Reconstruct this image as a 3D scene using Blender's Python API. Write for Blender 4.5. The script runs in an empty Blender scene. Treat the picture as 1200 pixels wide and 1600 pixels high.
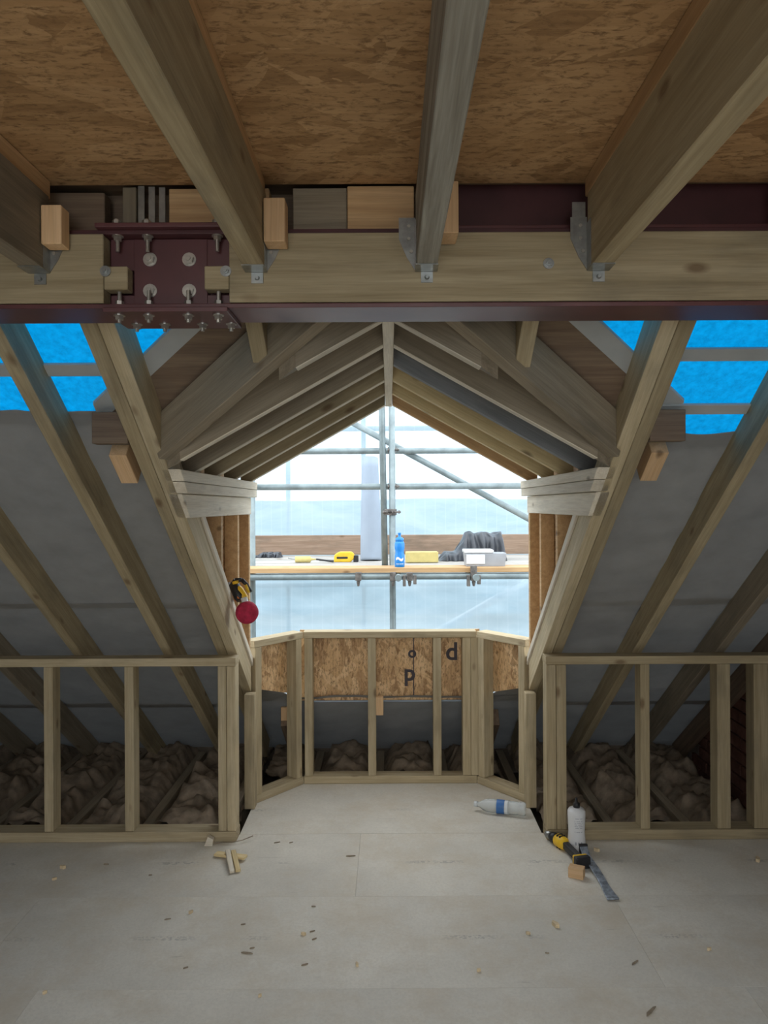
import bpy, math, random
from mathutils import Vector, Matrix, noise
random.seed(7)
H = 1.64; F = 1150.0; VX, VY = 608.0, 790.0
scn = bpy.context.scene
COL = scn.collection
# ---------------------------------------------------------------- camera
cd = bpy.data.cameras.new('camera'); cam = bpy.data.objects.new('camera', cd); COL.objects.link(cam)
cam.location = (0, 0, H)
cam.rotation_euler = (math.radians(90), math.radians(0.28), 0)
cd.sensor_width = 36; cd.lens = F / 1600 * 36
cd.shift_x = -8 / 1600; cd.shift_y = -10 / 1600; cd.clip_start = .02; cd.clip_end = 500
scn.camera = cam
# ---------------------------------------------------------------- world, sky
wd = bpy.data.worlds.new('sky'); scn.world = wd; wd.use_nodes = True
wn = wd.node_tree.nodes; wl = wd.node_tree.links; wn.clear()
wo = wn.new('ShaderNodeOutputWorld'); wb = wn.new('ShaderNodeBackground')
tc = wn.new('ShaderNodeTexCoord'); sx = wn.new('ShaderNodeSeparateXYZ'); rp = wn.new('ShaderNodeValToRGB')
wl.new(tc.outputs['Generated'], sx.inputs[0]); wl.new(sx.outputs['Z'], rp.inputs[0]); wl.new(rp.outputs[0], wb.inputs[0])
wl.new(wb.outputs[0], wo.inputs[0])
rp.color_ramp.elements[0].color = (.86, .94, 1, 1); rp.color_ramp.elements[1].color = (.92, .96, 1, 1)
wb.inputs[1].default_value = 3.4
# ---------------------------------------------------------------- added fill lamps behind the camera, at unseen roof and rear openings
def area(name, loc, rot, sx_, sy_, power, col=(1, .97, .92)):
    l = bpy.data.lights.new(name, 'AREA'); l.shape = 'RECTANGLE'; l.size = sx_; l.size_y = sy_
    l.energy = power; l.color = col
    o = bpy.data.objects.new(name, l); COL.objects.link(o); o.location = loc; o.rotation_euler = rot
    return o
area('overhead_fill', (0, -1.1, 2.50), (math.radians(20), 0, 0), 2.0, 1.3, 72)
area('rear_fill', (0, -2.9, 1.55), (math.radians(90), 0, 0), 3.0, 1.6, 6)
scn.view_settings.view_transform = 'Standard'; scn.view_settings.look = 'None'
scn.view_settings.gamma = 1; scn.view_settings.use_curve_mapping = False
scn.view_settings.exposure = 0.0

# ================================================================ materials
def nt(name):
    m = bpy.data.materials.new(name); m.use_nodes = True
    t = m.node_tree; b = t.nodes['Principled BSDF']
    return m, t.nodes, t.links, b
def mixc(N, L, fac, a, b, mode='MIX'):
    x = N.new('ShaderNodeMix'); x.data_type = 'RGBA'; x.blend_type = mode
    for i, v in ((0, fac), (6, a), (7, b)):
        if isinstance(v, (int, float)): x.inputs[i].default_value = v
        elif isinstance(v, (tuple, list)): x.inputs[i].default_value = (*v[:3], 1)
        else: L.new(v, x.inputs[i])
    return x.outputs[2]
def ramp(N, L, src, stops):
    r = N.new('ShaderNodeValToRGB'); L.new(src, r.inputs[0]); e = r.color_ramp.elements
    while len(e) < len(stops): e.new(.5)
    for k, (p, c) in enumerate(stops):
        e[k].position = p; e[k].color = (*c, 1) if isinstance(c, tuple) else (c, c, c, 1)
    return r.outputs[0]
def coords(N, L, scale, rand=True, rot=(0, 0, 0)):
    t = N.new('ShaderNodeTexCoord'); m = N.new('ShaderNodeMapping'); L.new(t.outputs['Object'], m.inputs[0])
    m.inputs['Scale'].default_value = scale; m.inputs['Rotation'].default_value = rot
    if rand:
        oi = N.new('ShaderNodeObjectInfo'); mu = N.new('ShaderNodeMath'); mu.operation = 'MULTIPLY'
        L.new(oi.outputs['Random'], mu.inputs[0]); mu.inputs[1].default_value = 37.0
        L.new(mu.outputs[0], m.inputs['Location'])
    return m.outputs[0]
def noisen(N, L, v, scale, detail=4, rough=.55, dist=0):
    n = N.new('ShaderNodeTexNoise'); L.new(v, n.inputs['Vector'])
    n.inputs['Scale'].default_value = scale; n.inputs['Detail'].default_value = detail
    n.inputs['Roughness'].default_value = rough; n.inputs['Distortion'].default_value = dist
    return n.outputs['Fac']
def bump(N, L, b, src, st, d=.002):
    k = N.new('ShaderNodeBump'); k.inputs['Strength'].default_value = st; k.inputs['Distance'].default_value = d
    L.new(src, k.inputs['Height']); L.new(k.outputs[0], b.inputs['Normal'])
def wood(name, c_lo, c_hi, knots=(.12, .065, .03), dirt=.3, stain=(.10, .09, .07)):
    m, N, L, b = nt(name)
    g = noisen(N, L, coords(N, L, (1.2, 26, 26)), 1.6, 5, .6, .4)
    col = ramp(N, L, g, [(.3, c_lo), (.7, c_hi)])
    fine = noisen(N, L, coords(N, L, (4, 120, 120)), 2.0, 2)
    col = mixc(N, L, ramp(N, L, fine, [(.4, .0), (.75, .35)]), col, tuple(x * .62 for x in c_lo))
    blot = noisen(N, L, coords(N, L, (2.2, 6, 6)), 1.3, 5, .6)
    col = mixc(N, L, ramp(N, L, blot, [(.5, 0.0), (.78, dirt)]), col, stain)
    vo = N.new('ShaderNodeTexVoronoi'); vo.inputs['Scale'].default_value = 1.0
    L.new(coords(N, L, (4.0, 9, 9)), vo.inputs['Vector'])
    col = mixc(N, L, ramp(N, L, vo.outputs['Distance'], [(.06, .7), (.15, 0.0)]), col, knots)
    oi = N.new('ShaderNodeObjectInfo'); hs = N.new('ShaderNodeHueSaturation')
    mr = N.new('ShaderNodeMapRange'); L.new(oi.outputs['Random'], mr.inputs[0])
    mr.inputs[3].default_value = .86; mr.inputs[4].default_value = 1.1
    L.new(mr.outputs[0], hs.inputs['Value']); L.new(col, hs.inputs['Color'])
    L.new(hs.outputs[0], b.inputs['Base Color']); b.inputs['Roughness'].default_value = .72
    b.inputs['Specular IOR Level'].default_value = .25
    bump(N, L, b, g, .35, .002)
    return m
W_TREAT = wood('treated_timber', (.30, .235, .135), (.45, .37, .235), dirt=.5)
W_PALE = wood('planed_pale_timber', (.42, .335, .20), (.58, .49, .33), dirt=.4)
W_WARM = wood('warm_pine', (.50, .31, .15), (.68, .46, .25), dirt=.2)
W_WHITE = wood('whitewood_lit', (.66, .58, .45), (.80, .74, .62), dirt=.35, stain=(.3, .27, .22))  # whitewood whose pale tone also carries window light
W_GREY = wood('grey_brown_timber', (.22, .18, .125), (.33, .275, .20), dirt=.5)
W_YELL = wood('yellow_pine', (.62, .47, .24), (.80, .66, .38), dirt=.15)
W_DARK = wood('dark_timber', (.15, .10, .07), (.25, .18, .12), dirt=.4)
W_ASH = wood('weathered_grey_timber', (.20, .21, .22), (.30, .31, .32), dirt=.3)
W_STAIN = wood('stained_lit_timber', (.20, .18, .145), (.44, .42, .36), dirt=.8, stain=(.12, .11, .10))  # grey stains, with light reflections painted into the pale blotches
W_DECK = wood('dusty_scaffold_board', (.38, .36, .33), (.52, .50, .46), dirt=.6, stain=(.2, .19, .18))
W_TOE = wood('weathered_toe_board', (.24, .16, .11), (.36, .26, .19), dirt=.7)
W_END = wood('orange_cut_end', (.66, .42, .22), (.78, .54, .32), dirt=.05)

def osb(name, a=(.30, .16, .065), b_=(.58, .37, .19), c=(.44, .26, .12), sc=1.0):
    m, N, L, b = nt(name)
    outs = []
    for k, (rz, s1, s2) in enumerate(((0.15, 7, 30), (-.5, 9, 26), (.9, 8, 34))):
        v = coords(N, L, (1, 1, 1), True, (0, 0, rz))
        mm = N.new('ShaderNodeMapping'); L.new(v, mm.inputs[0]); mm.inputs['Scale'].default_value = (s1 * sc, s2 * sc, s2 * sc)
        nz = N.new('ShaderNodeTexNoise'); L.new(mm.outputs[0], nz.inputs['Vector']); nz.inputs['Scale'].default_value = 1.1; nz.inputs['Detail'].default_value = 3
        vm = N.new('ShaderNodeVectorMath'); vm.operation = 'SCALE'; vm.inputs['Scale'].default_value = 1.5; L.new(nz.outputs['Color'], vm.inputs[0])
        ad = N.new('ShaderNodeVectorMath'); ad.operation = 'ADD'; L.new(mm.outputs[0], ad.inputs[0]); L.new(vm.outputs[0], ad.inputs[1])
        vo = N.new('ShaderNodeTexVoronoi'); L.new(ad.outputs[0], vo.inputs['Vector']); vo.inputs['Scale'].default_value = 1
        sp = N.new('ShaderNodeSeparateColor'); L.new(vo.outputs['Color'], sp.inputs[0]); outs.append(sp)
    c1 = ramp(N, L, outs[0].outputs[0], [(0.05, a), (.45, c), (1, b_)])
    c2 = ramp(N, L, outs[1].outputs[0], [(0.05, a), (.4, c), (1, b_)])
    c3 = ramp(N, L, outs[2].outputs[0], [(0.0, c), (1, b_)])
    s1 = ramp(N, L, outs[1].outputs[1], [(.55, 0.0), (.56, 1.0)])
    s2 = ramp(N, L, outs[2].outputs[1], [(.72, 0.0), (.73, 1.0)])
    col = mixc(N, L, s2, mixc(N, L, s1, c1, c2), c3)
    stv = noisen(N, L, coords(N, L, (3.0 * sc, 22 * sc, 22 * sc)), 2.2, 6, .65, 1.2)
    col = mixc(N, L, .38, col, ramp(N, L, stv, [(.34, a), (.5, c), (.66, b_)]))
    fl = noisen(N, L, coords(N, L, (9, 22, 22)), 4, 6, .7, .5)
    col = mixc(N, L, ramp(N, L, fl, [(.35, 1.0), (.5, 0.0)]), col, tuple(x * .75 for x in a))
    soft = mixc(N, L, .15, col, c)
    L.new(soft, b.inputs['Base Color']); b.inputs['Roughness'].default_value = .6
    b.inputs['Specular IOR Level'].default_value = .3
    bump(N, L, b, outs[0].outputs[1], .3, .001)
    return m
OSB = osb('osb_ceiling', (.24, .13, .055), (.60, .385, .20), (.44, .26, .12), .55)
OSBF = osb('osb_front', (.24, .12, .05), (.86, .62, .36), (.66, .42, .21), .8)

def plain(name, col, rough=.5, metal=0, noise_s=None, amt=.25, spec=.4, bumpst=0):
    m, N, L, b = nt(name)
    if noise_s:
        g = noisen(N, L, coords(N, L, (1, 1, 1)), noise_s, 5)
        c = ramp(N, L, g, [(.3, tuple(x * (1 - amt) for x in col)), (.7, tuple(min(1, x * (1 + amt)) for x in col))])
        L.new(c, b.inputs['Base Color'])
        if bumpst: bump(N, L, b, g, bumpst, .004)
    else: b.inputs['Base Color'].default_value = (*col, 1)
    b.inputs['Roughness'].default_value = rough; b.inputs['Metallic'].default_value = metal
    b.inputs['Specular IOR Level'].default_value = spec
    return m
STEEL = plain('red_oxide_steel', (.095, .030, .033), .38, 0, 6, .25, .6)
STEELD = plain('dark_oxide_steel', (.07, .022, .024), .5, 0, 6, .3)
GALV = plain('galvanised_steel', (.34, .35, .34), .35, .85, 40, .2)
BOLT = plain('zinc_bolt', (.46, .44, .40), .35, .8, 60, .15)
TUBE = plain('scaffold_tube', (.22, .27, .28), .45, .3, 10, .25)
IRON = plain('drop_forged_fitting', (.16, .15, .14), .6, .4, 30, .5)
BLACK = plain('black_plastic', (.02, .02, .022), .45)
YEL = plain('yellow_plastic', (.80, .50, .03), .4, 0, 30, .1)
RED = plain('crimson_fabric', (.42, .02, .06), .8, 0, 50, .3)
WHITEP = plain('white_plastic', (.72, .73, .74), .4)
BLUEP = plain('blue_bottle_plastic', (.02, .22, .62), .3)
GREYP = plain('grey_plastic', (.33, .35, .38), .4, 0, 8, .15)
LIDP = plain('pale_plastic', (.68, .72, .74), .35)
INK = plain('ink', (.06, .05, .06), .7)
DARKF = plain('black_polythene', (.055, .06, .07), .38, 0, 6, .4, .5)
ROLLM = plain('pale_roll_membrane', (.30, .36, .44), .55, 0, 5, .06)
INSUL = plain('mineral_wool', (.22, .175, .13), .95, 0, 14, .4, .05, .8)
MORTAR = plain('mortar', (.22, .19, .17), .95, 0, 12, .3, .1, .5)
BRICK = plain('red_brick', (.15, .075, .06), .9, 0, 9, .35, .1, .5)
STRIPSHADE = plain('strip_shade_grey', (.40, .41, .40), .75, 0, 5, .1)  # grey for edging strips and for batten shadows painted on the film
LATH = plain('dusty_plaster', (.16, .13, .10), .95, 0, 5, .3)
HILL = plain('distant_hillside', (.13, .18, .20), .95, 0, .3, .3, .1)
GROUND = plain('outside_ground', (.16, .17, .16), .95, 0, .5, .3, .1)
BOXC = plain('ochre_insulation', (.60, .50, .20), .8, 0, 20, .1)
CHIP = plain('timber_chip', (.62, .50, .32), .8, 0, 40, .2)
CHIPD = plain('dark_chip', (.26, .21, .15), .8, 0, 40, .2)

def boardmat(name, base, grooves=True):
    """moisture-resistant chipboard with dust, scuffs and rows of faint stamped print"""
    m, N, L, b = nt(name)
    big = noisen(N, L, coords(N, L, (1, 1, 1)), 2.2, 6, .6, .3)
    fine = noisen(N, L, coords(N, L, (1, 1, 1)), 90, 3, .7)
    c = ramp(N, L, big, [(.3, tuple(x * .86 for x in base)), (.7, tuple(x * 1.08 for x in base))])
    c = mixc(N, L, ramp(N, L, fine, [(.35, .22), (.6, 0.0)]), c, tuple(x * .6 for x in base))
    tan = noisen(N, L, coords(N, L, (1, 1, 1)), 3.5, 6, .75)
    c = mixc(N, L, ramp(N, L, tan, [(.46, 0.0), (.68, .5)]), c, (.52, .44, .32))
    # faint stamped print along the centre of each sheet
    t = N.new('ShaderNodeTexCoord'); s = N.new('ShaderNodeSeparateXYZ'); L.new(t.outputs['Object'], s.inputs[0])
    ab = N.new('ShaderNodeMath'); ab.operation = 'ABSOLUTE'; L.new(s.outputs['Y'], ab.inputs[0])
    lt = N.new('ShaderNodeMath'); lt.operation = 'LESS_THAN'; L.new(ab.outputs[0], lt.inputs[0]); lt.inputs[1].default_value = .013
    dash = noisen(N, L, coords(N, L, (70, 90, 1)), 1, 1, .5)
    gaps = noisen(N, L, coords(N, L, (2.2, .1, .1)), 1.6, 2, .5)
    mu = N.new('ShaderNodeMath'); mu.operation = 'MULTIPLY'; L.new(lt.outputs[0], mu.inputs[0]); L.new(ramp(N, L, dash, [(.47, 0.0), (.53, 1.0)]), mu.inputs[1])
    mu2 = N.new('ShaderNodeMath'); mu2.operation = 'MULTIPLY'; L.new(mu.outputs[0], mu2.inputs[0]); L.new(ramp(N, L, gaps, [(.5, 0.0), (.6, .38)]), mu2.inputs[1])
    c = mixc(N, L, mu2.outputs[0], c, (.2, .2, .2))
    sc = noisen(N, L, coords(N, L, (1.2, 14, 1)), 3, 3, .6, .6)
    c = mixc(N, L, ramp(N, L, sc, [(.70, 0.0), (.74, .3)]), c, (.26, .23, .2))
    L.new(c, b.inputs['Base Color']); b.inputs['Roughness'].default_value = .62; b.inputs['Specular IOR Level'].default_value = .3
    bump(N, L, b, fine, .1, .001)
    return m
FLOORM = boardmat('chipboard_floor', (.66, .63, .555))

def membrane(name, col, trans, tcol, sc=6):
    m, N, L, b = nt(name)
    out = N['Material Output']
    g = noisen(N, L, coords(N, L, (1, 1, 1), False), sc, 6, .6)
    c = ramp(N, L, g, [(.3, tuple(x * .85 for x in col)), (.7, tuple(min(1, x * 1.12) for x in col))])
    L.new(c, b.inputs['Base Color']); b.inputs['Roughness'].default_value = .6; b.inputs['Specular IOR Level'].default_value = .25
    fb = noisen(N, L, coords(N, L, (1, 1, 1), False), 130, 3, .6)
    bump(N, L, b, fb, .2, .001)
    tr = N.new('ShaderNodeBsdfTranslucent')
    tcx = ramp(N, L, noisen(N, L, coords(N, L, (1, 1, 1), False), 45, 4, .7), [(.3, tuple(x * .65 for x in tcol)), (.7, tuple(x * 1.15 for x in tcol))])
    L.new(tcx, tr.inputs[0])
    mx = N.new('ShaderNodeMixShader'); mx.inputs[0].default_value = trans
    L.new(b.outputs[0], mx.inputs[1]); L.new(tr.outputs[0], mx.inputs[2]); L.new(mx.outputs[0], out.inputs[0])
    return m
MEMG = membrane('grey_breather_membrane', (.25, .242, .228), .012, (.6, .65, .7))
MEMB = membrane('blue_translucent_underlay', (.05, .22, .40), .8, (.0, .15, .34), 8)

def sheetmat():
    m, N, L, b = nt('monoflex_sheeting'); out = N['Material Output']; N.remove(b)
    tr = N.new('ShaderNodeBsdfTranslucent'); df = N.new('ShaderNodeBsdfDiffuse'); tp = N.new('ShaderNodeBsdfTransparent'); gl = N.new('ShaderNodeBsdfGlossy')
    g = noisen(N, L, coords(N, L, (1, 1, 3.0), False), 1.6, 7, .65, .6)
    w = N.new('ShaderNodeTexWave'); w.bands_direction = 'X'; w.inputs['Scale'].default_value = 3.2; w.inputs['Distortion'].default_value = .3
    L.new(coords(N, L, (1, 1, 1), False), w.inputs[0])
    c = ramp(N, L, g, [(.3, (.40, .53, .61)), (.7, (.56, .67, .73))])
    c = mixc(N, L, ramp(N, L, w.outputs['Fac'], [(.95, 0.0), (1, .10)]), c, (.9, .95, 1))
    L.new(c, tr.inputs[0]); L.new(c, df.inputs[0]); tp.inputs[0].default_value = (.85, .93, 1, 1)
    gl.inputs['Roughness'].default_value = .4
    a = N.new('ShaderNodeMixShader'); a.inputs[0].default_value = .3; L.new(tr.outputs[0], a.inputs[1]); L.new(df.outputs[0], a.inputs[2])
    e = N.new('ShaderNodeMixShader'); e.inputs[0].default_value = .27; L.new(a.outputs[0], e.inputs[1]); L.new(tp.outputs[0], e.inputs[2])
    L.new(e.outputs[0], out.inputs[0])
    return m
SHEET = sheetmat()
def clearmat():
    m, N, L, b = nt('clear_pet')
    b.inputs['Base Color'].default_value = (.9, .95, .97, 1); b.inputs['Roughness'].default_value = .06
    b.inputs['Transmission Weight'].default_value = .72; b.inputs['IOR'].default_value = 1.3
    return m
CLEAR = clearmat()

# ================================================================ geometry helpers
WM = {}
def reg(o, mat4=None):
    COL.objects.link(o)
    WM[o] = (mat4 or Matrix.Identity(4)).copy(); o.matrix_basis = WM[o]
    return o
def par(c, p):
    if p is not None:
        c.parent = p; c.matrix_parent_inverse = WM[p].inverted()
    return c
def tag(o, label=None, cat=None, group=None, kind=None):
    if label: o['label'] = label
    if cat: o['category'] = cat
    if group: o['group'] = group
    if kind: o['kind'] = kind
    return o
def empty(name, loc, label, cat, group=None):
    o = bpy.data.objects.new(name, None); o.empty_display_size = .05
    reg(o, Matrix.Translation(loc)); return tag(o, label, cat, group)
class MB:
    def __init__(s): s.v = []; s.f = []
    def add(s, vs, fs, M=None):
        n = len(s.v)
        s.v += [tuple(M @ Vector(v)) if M is not None else tuple(v) for v in vs]
        s.f += [tuple(n + i for i in f) for f in fs]; return s
    def box(s, x0, x1, y0, y1, z0, z1, M=None):
        vs = [(x0, y0, z0), (x1, y0, z0), (x1, y1, z0), (x0, y1, z0), (x0, y0, z1), (x1, y0, z1), (x1, y1, z1), (x0, y1, z1)]
        return s.add(vs, [(0, 3, 2, 1), (4, 5, 6, 7), (0, 1, 5, 4), (1, 2, 6, 5), (2, 3, 7, 6), (3, 0, 4, 7)], M)
    def prism(s, poly, d0, d1, M=None):   # poly in XY extruded along Z from d0 to d1
        n = len(poly); vs = [(x, y, d0) for x, y in poly] + [(x, y, d1) for x, y in poly]
        fs = [tuple(range(n))[::-1], tuple(range(n, 2 * n))] + [(i, (i + 1) % n, n + (i + 1) % n, n + i) for i in range(n)]
        return s.add(vs, fs, M)
    def lathe(s, prof, n=20, M=None):      # prof: (r, z) pairs, about Z, closed at both ends
        vs = []; fs = []
        for r, z in prof:
            for k in range(n):
                a = 2 * math.pi * k / n; vs.append((r * math.cos(a), r * math.sin(a), z))
        for i in range(len(prof) - 1):
            for k in range(n):
                k2 = (k + 1) % n; fs.append((i * n + k, i * n + k2, (i + 1) * n + k2, (i + 1) * n + k))
        fs.append(tuple(range(n))[::-1]); m = (len(prof) - 1) * n; fs.append(tuple(range(m, m + n)))
        return s.add(vs, fs, M)
    def tube(s, A, B, r, n=14, hollow=False):
        A = Vector(A); B = Vector(B); return s.lathe([(r, 0), (r, (B - A).length)], n, frame(A, B - A))
    def build(s, name, mat, parent=None, smooth=False, M=None, bev=0):
        me = bpy.data.meshes.new(name)
        if M is not None:
            Mi = M.inverted(); me.from_pydata([tuple(Mi @ Vector(v)) for v in s.v], [], s.f)
        else: me.from_pydata(s.v, [], s.f)
        me.materials.append(mat)
        me.validate(); me.update()
        if smooth:
            for p in me.polygons: p.use_smooth = len(p.vertices) <= 4
        o = bpy.data.objects.new(name, me); reg(o, M)
        if bev:
            b = o.modifiers.new('bevel', 'BEVEL'); b.width = bev; b.segments = 2; b.limit_method = 'ANGLE'
        return par(o, parent)
def frame(A, d, up=(0, 0, 1)):
    """matrix at A whose Z runs along d"""
    z = Vector(d).normalized(); u = Vector(up)
    if abs(z.dot(u)) > .98: u = Vector((0, 1, 0))
    x = u.cross(z).normalized(); y = z.cross(x)
    M = Matrix((x, y, z)).transposed().to_4x4(); M.translation = Vector(A); return M
def beam(name, A, B, w, h, mat, up=(0, 0, 1), parent=None, bev=.002):
    """straight timber between two centre points; grain runs along local X"""
    A = Vector(A); B = Vector(B); x = (B - A).normalized(); u = Vector(up)
    if abs(x.dot(u)) > .98: u = Vector((0, 1, 0))
    y = u.cross(x).normalized(); z = x.cross(y)
    M = Matrix((x, y, z)).transposed().to_4x4(); M.translation = (A + B) / 2
    L = (B - A).length / 2
    mb = MB().box(-L, L, -w / 2, w / 2, -h / 2, h / 2)
    me = bpy.data.meshes.new(name); me.from_pydata(mb.v, [], mb.f); me.materials.append(mat); me.update()
    o = bpy.data.objects.new(name, me); reg(o, M)
    if bev:
        b = o.modifiers.new('bevel', 'BEVEL'); b.width = bev; b.segments = 1
    return par(o, parent)
def bar(name, x0, x1, y0, y1, z0, z1, mat, parent=None, bev=.002):
    c = ((x0 + x1) / 2, (y0 + y1) / 2, (z0 + z1) / 2); d = (x1 - x0, y1 - y0, z1 - z0)
    k = max(range(3), key=lambda i: d[i])
    if k == 0: return beam(name, (x0, c[1], c[2]), (x1, c[1], c[2]), d[1], d[2], mat, (0, 0, 1), parent, bev)
    if k == 1: return beam(name, (c[0], y0, c[2]), (c[0], y1, c[2]), d[0], d[2], mat, (0, 0, 1), parent, bev)
    return beam(name, (c[0], c[1], z0), (c[0], c[1], z1), d[0], d[1], mat, (0, 1, 0), parent, bev)
def yzprism(name, poly, x0, x1, mat, parent=None, bev=.002):
    """outline given as (y, z) points, extruded in x; grain along Y"""
    cy = sum(p[0] for p in poly) / len(poly); cz = sum(p[1] for p in poly) / len(poly); cx = (x0 + x1) / 2
    M = Matrix(((0, -1, 0, cx), (1, 0, 0, cy), (0, 0, 1, cz), (0, 0, 0, 1)))
    n = len(poly); w = (x1 - x0) / 2
    vs = [(p[0] - cy, w, p[1] - cz) for p in poly] + [(p[0] - cy, -w, p[1] - cz) for p in poly]
    fs = [tuple(range(n)), tuple(range(n, 2 * n))[::-1]] + [(i + n, (i + 1) % n + n, (i + 1) % n, i) for i in range(n)]
    me = bpy.data.meshes.new(name); me.from_pydata(vs, [], fs); me.materials.append(mat); me.update()
    o = bpy.data.objects.new(name, me); reg(o, M)
    if bev:
        b = o.modifiers.new('bevel', 'BEVEL'); b.width = bev; b.segments = 1
    return par(o, parent)
def at(px, py, Y):
    """pixel of the 1200x1600 frame to the point at distance Y (with camera roll)"""
    a = math.radians(.28); dx = px - VX; dy = py - VY
    x = dx * math.cos(a) - dy * math.sin(a) * 1; y = dx * math.sin(a) + dy * math.cos(a)
    return Vector((x / F * Y, Y, H - y / F * Y))
def onfloor(px, py, z=0):
    p = at(px, py, 1.0); t = (z - H) / (p.z - H)
    return Vector((p.x * t, t, z))
T_ = .767; K_ = 3.69
def zb(y): return .898 - T_ * (y - K_)           # underside of the main rafters
def zm(y): return zb(y) + .152                    # roof underlay plane
AN = math.atan(T_); NRM = Vector((0, math.sin(AN), math.cos(AN)))

# ================================================================ SETTING: floor
XL, XR, YB, YE = -3.0, 2.0, -3.0, 5.12
fl = MB().box(XL, XR, YB, YE, -.24, -.22).build('floor', LATH); tag(fl, kind='structure')
ys = [3.68, 3.09, 2.50, 1.91, 1.32, .73, .14, -.45, -1.04, -1.63, -2.22, -2.81]
for r, y1 in enumerate(ys):
    y0 = max(y1 - .59, YB)
    if r == len(ys) - 1: y0 = YB
    off = [-.15, .93, -1.2][r % 3]
    cuts = [XL] + [c for c in (off - 2.4, off, off + 2.4) if XL < c < XR] + [XR]
    for a, b in zip(cuts, cuts[1:]):
        g = .0004
        cx, cy = (a + b) / 2, (y0 + y1) / 2
        M = Matrix.Translation((cx, cy, -.011))
        MB().box(a + g, b - g, y0 + g, y1 - g, -.022, 0).build('floor_board', FLOORM, fl, M=M)
MB().prism([(-.755, 3.682), (.755, 3.682), (.755, 4.12), (.50, 4.42), (-.50, 4.42), (-.755, 4.12)], -.022, 0).build(
    'floor_board', FLOORM, fl, M=Matrix.Translation((0, 3.97, -.011)), bev=.0015)
for k in range(-4, 8):
    x = -1.30 + .403 * k + .0
    if XL + .05 < x < XR - .05:
        bar('floor_joist', x, x + .05, YB + .01, 5.0, -.22, -.024, W_GREY, fl)

# mineral wool between the floor joists behind the low walls
def wool(name, x0, x1, y0, y1, label, seed):
    nx = int((x1 - x0) / .022); ny = int((y1 - y0) / .022)
    vs = []; fs = []
    for j in range(ny + 1):
        for i in range(nx + 1):
            x = x0 + (x1 - x0) * i / nx; y = y0 + (y1 - y0) * j / ny
            k = ((x + 1.275) / .403); d = abs(k - round(k)) * .403
            n1 = noise.fractal(Vector((x * 5, y * 5, seed)), 1, 2, 4); n2 = noise.fractal(Vector((x * 24, y * 24, seed)), 1, 2, 2)
            rdg = abs(noise.noise(Vector((x * 9, y * 11, seed + 4))))
            z = -.075 + min(1, max(0, (d - .03) / .06)) * (.085 + .07 * n1 + .06 * rdg) + .022 * n2
            z = min(z, zm(y) - .012)
            vs.append((x, y, max(z, -.2)))
    for j in range(ny):
        for i in range(nx):
            a = j * (nx + 1) + i; fs.append((a, a + 1, a + nx + 2, a + nx + 1))
    o = MB().add(vs, fs).build(name, INSUL, smooth=True)
    return tag(o, label, 'insulation', None, 'stuff')
wool('loft_insulation', -2.95, -.80, 3.72, 5.10, 'brown mineral wool heaped between joists behind the left low stud wall', 1)
wool('loft_insulation', .80, 1.95, 3.72, 5.10, 'dark brown mineral wool behind the right low stud wall', 5)
wool('loft_insulation', -.76, .76, 4.44, 5.10, 'pinkish mineral wool behind the bay stud wall', 9)

# ---------------------------------------------------------------- side and rear walls
wr = MB().add(*(lambda P: ([(XR, y, z) for y, z in P] + [(XR + .1, y, z) for y, z in P],
     [tuple(range(len(P)))[::-1], tuple(range(len(P), 2 * len(P)))] + [(i, (i + 1) % len(P), len(P) + (i + 1) % len(P), len(P) + i) for i in range(len(P))]))(
     [(YB, -.24), (YE, -.24), (YE, .0), (1.80, zm(1.8) + .06), (1.7, 2.6), (YB, 2.6)])).build('wall_right', MORTAR)
tag(wr, kind='structure')
bm_ = MB().box(-.008, .012, -.105, .105, -.031, .031); bme = bpy.data.meshes.new('brick'); bme.from_pydata(bm_.v, [], bm_.f); bme.materials.append(BRICK)
row = 0; z = -.17
while z < 1.5:
    y = 3.15 + (.1125 if row % 2 else 0)
    while y < 5.05:
        if z + .04 < zm(y + .1):
            o = bpy.data.objects.new('brick', bme); reg(o, Matrix.Translation((XR - .012 + random.uniform(-.002, .002), y, z))); par(o, wr)
        y += .225
    z += .075; row += 1
wl_ = MB().add(*(lambda P: ([(XL - .1, y, z) for y, z in P] + [(XL, y, z) for y, z in P],
     [tuple(range(len(P)))[::-1], tuple(range(len(P), 2 * len(P)))] + [(i, (i + 1) % len(P), len(P) + (i + 1) % len(P), len(P) + i) for i in range(len(P))]))(
     [(YB, -.24), (YE, -.24), (YE, .0), (1.80, zm(1.8) + .06), (1.7, 2.6), (YB, 2.6)])).build('wall_left', MORTAR)
tag(wl_, kind='structure')
wb_ = MB(); wb_.box(XL - .1, XR + .1, YB - .1, YB, -.24, .7); wb_.box(XL - .1, XR + .1, YB - .1, YB, 2.35, 2.6)
wb_.box(XL - .1, -1.6, YB - .1, YB, .7, 2.35); wb_.box(1.6, XR + .1, YB - .1, YB, .7, 2.35)  # opening added in the unseen rear wall to let sky light in
tag(wb_.build('wall_back', MORTAR), kind='structure')

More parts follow.
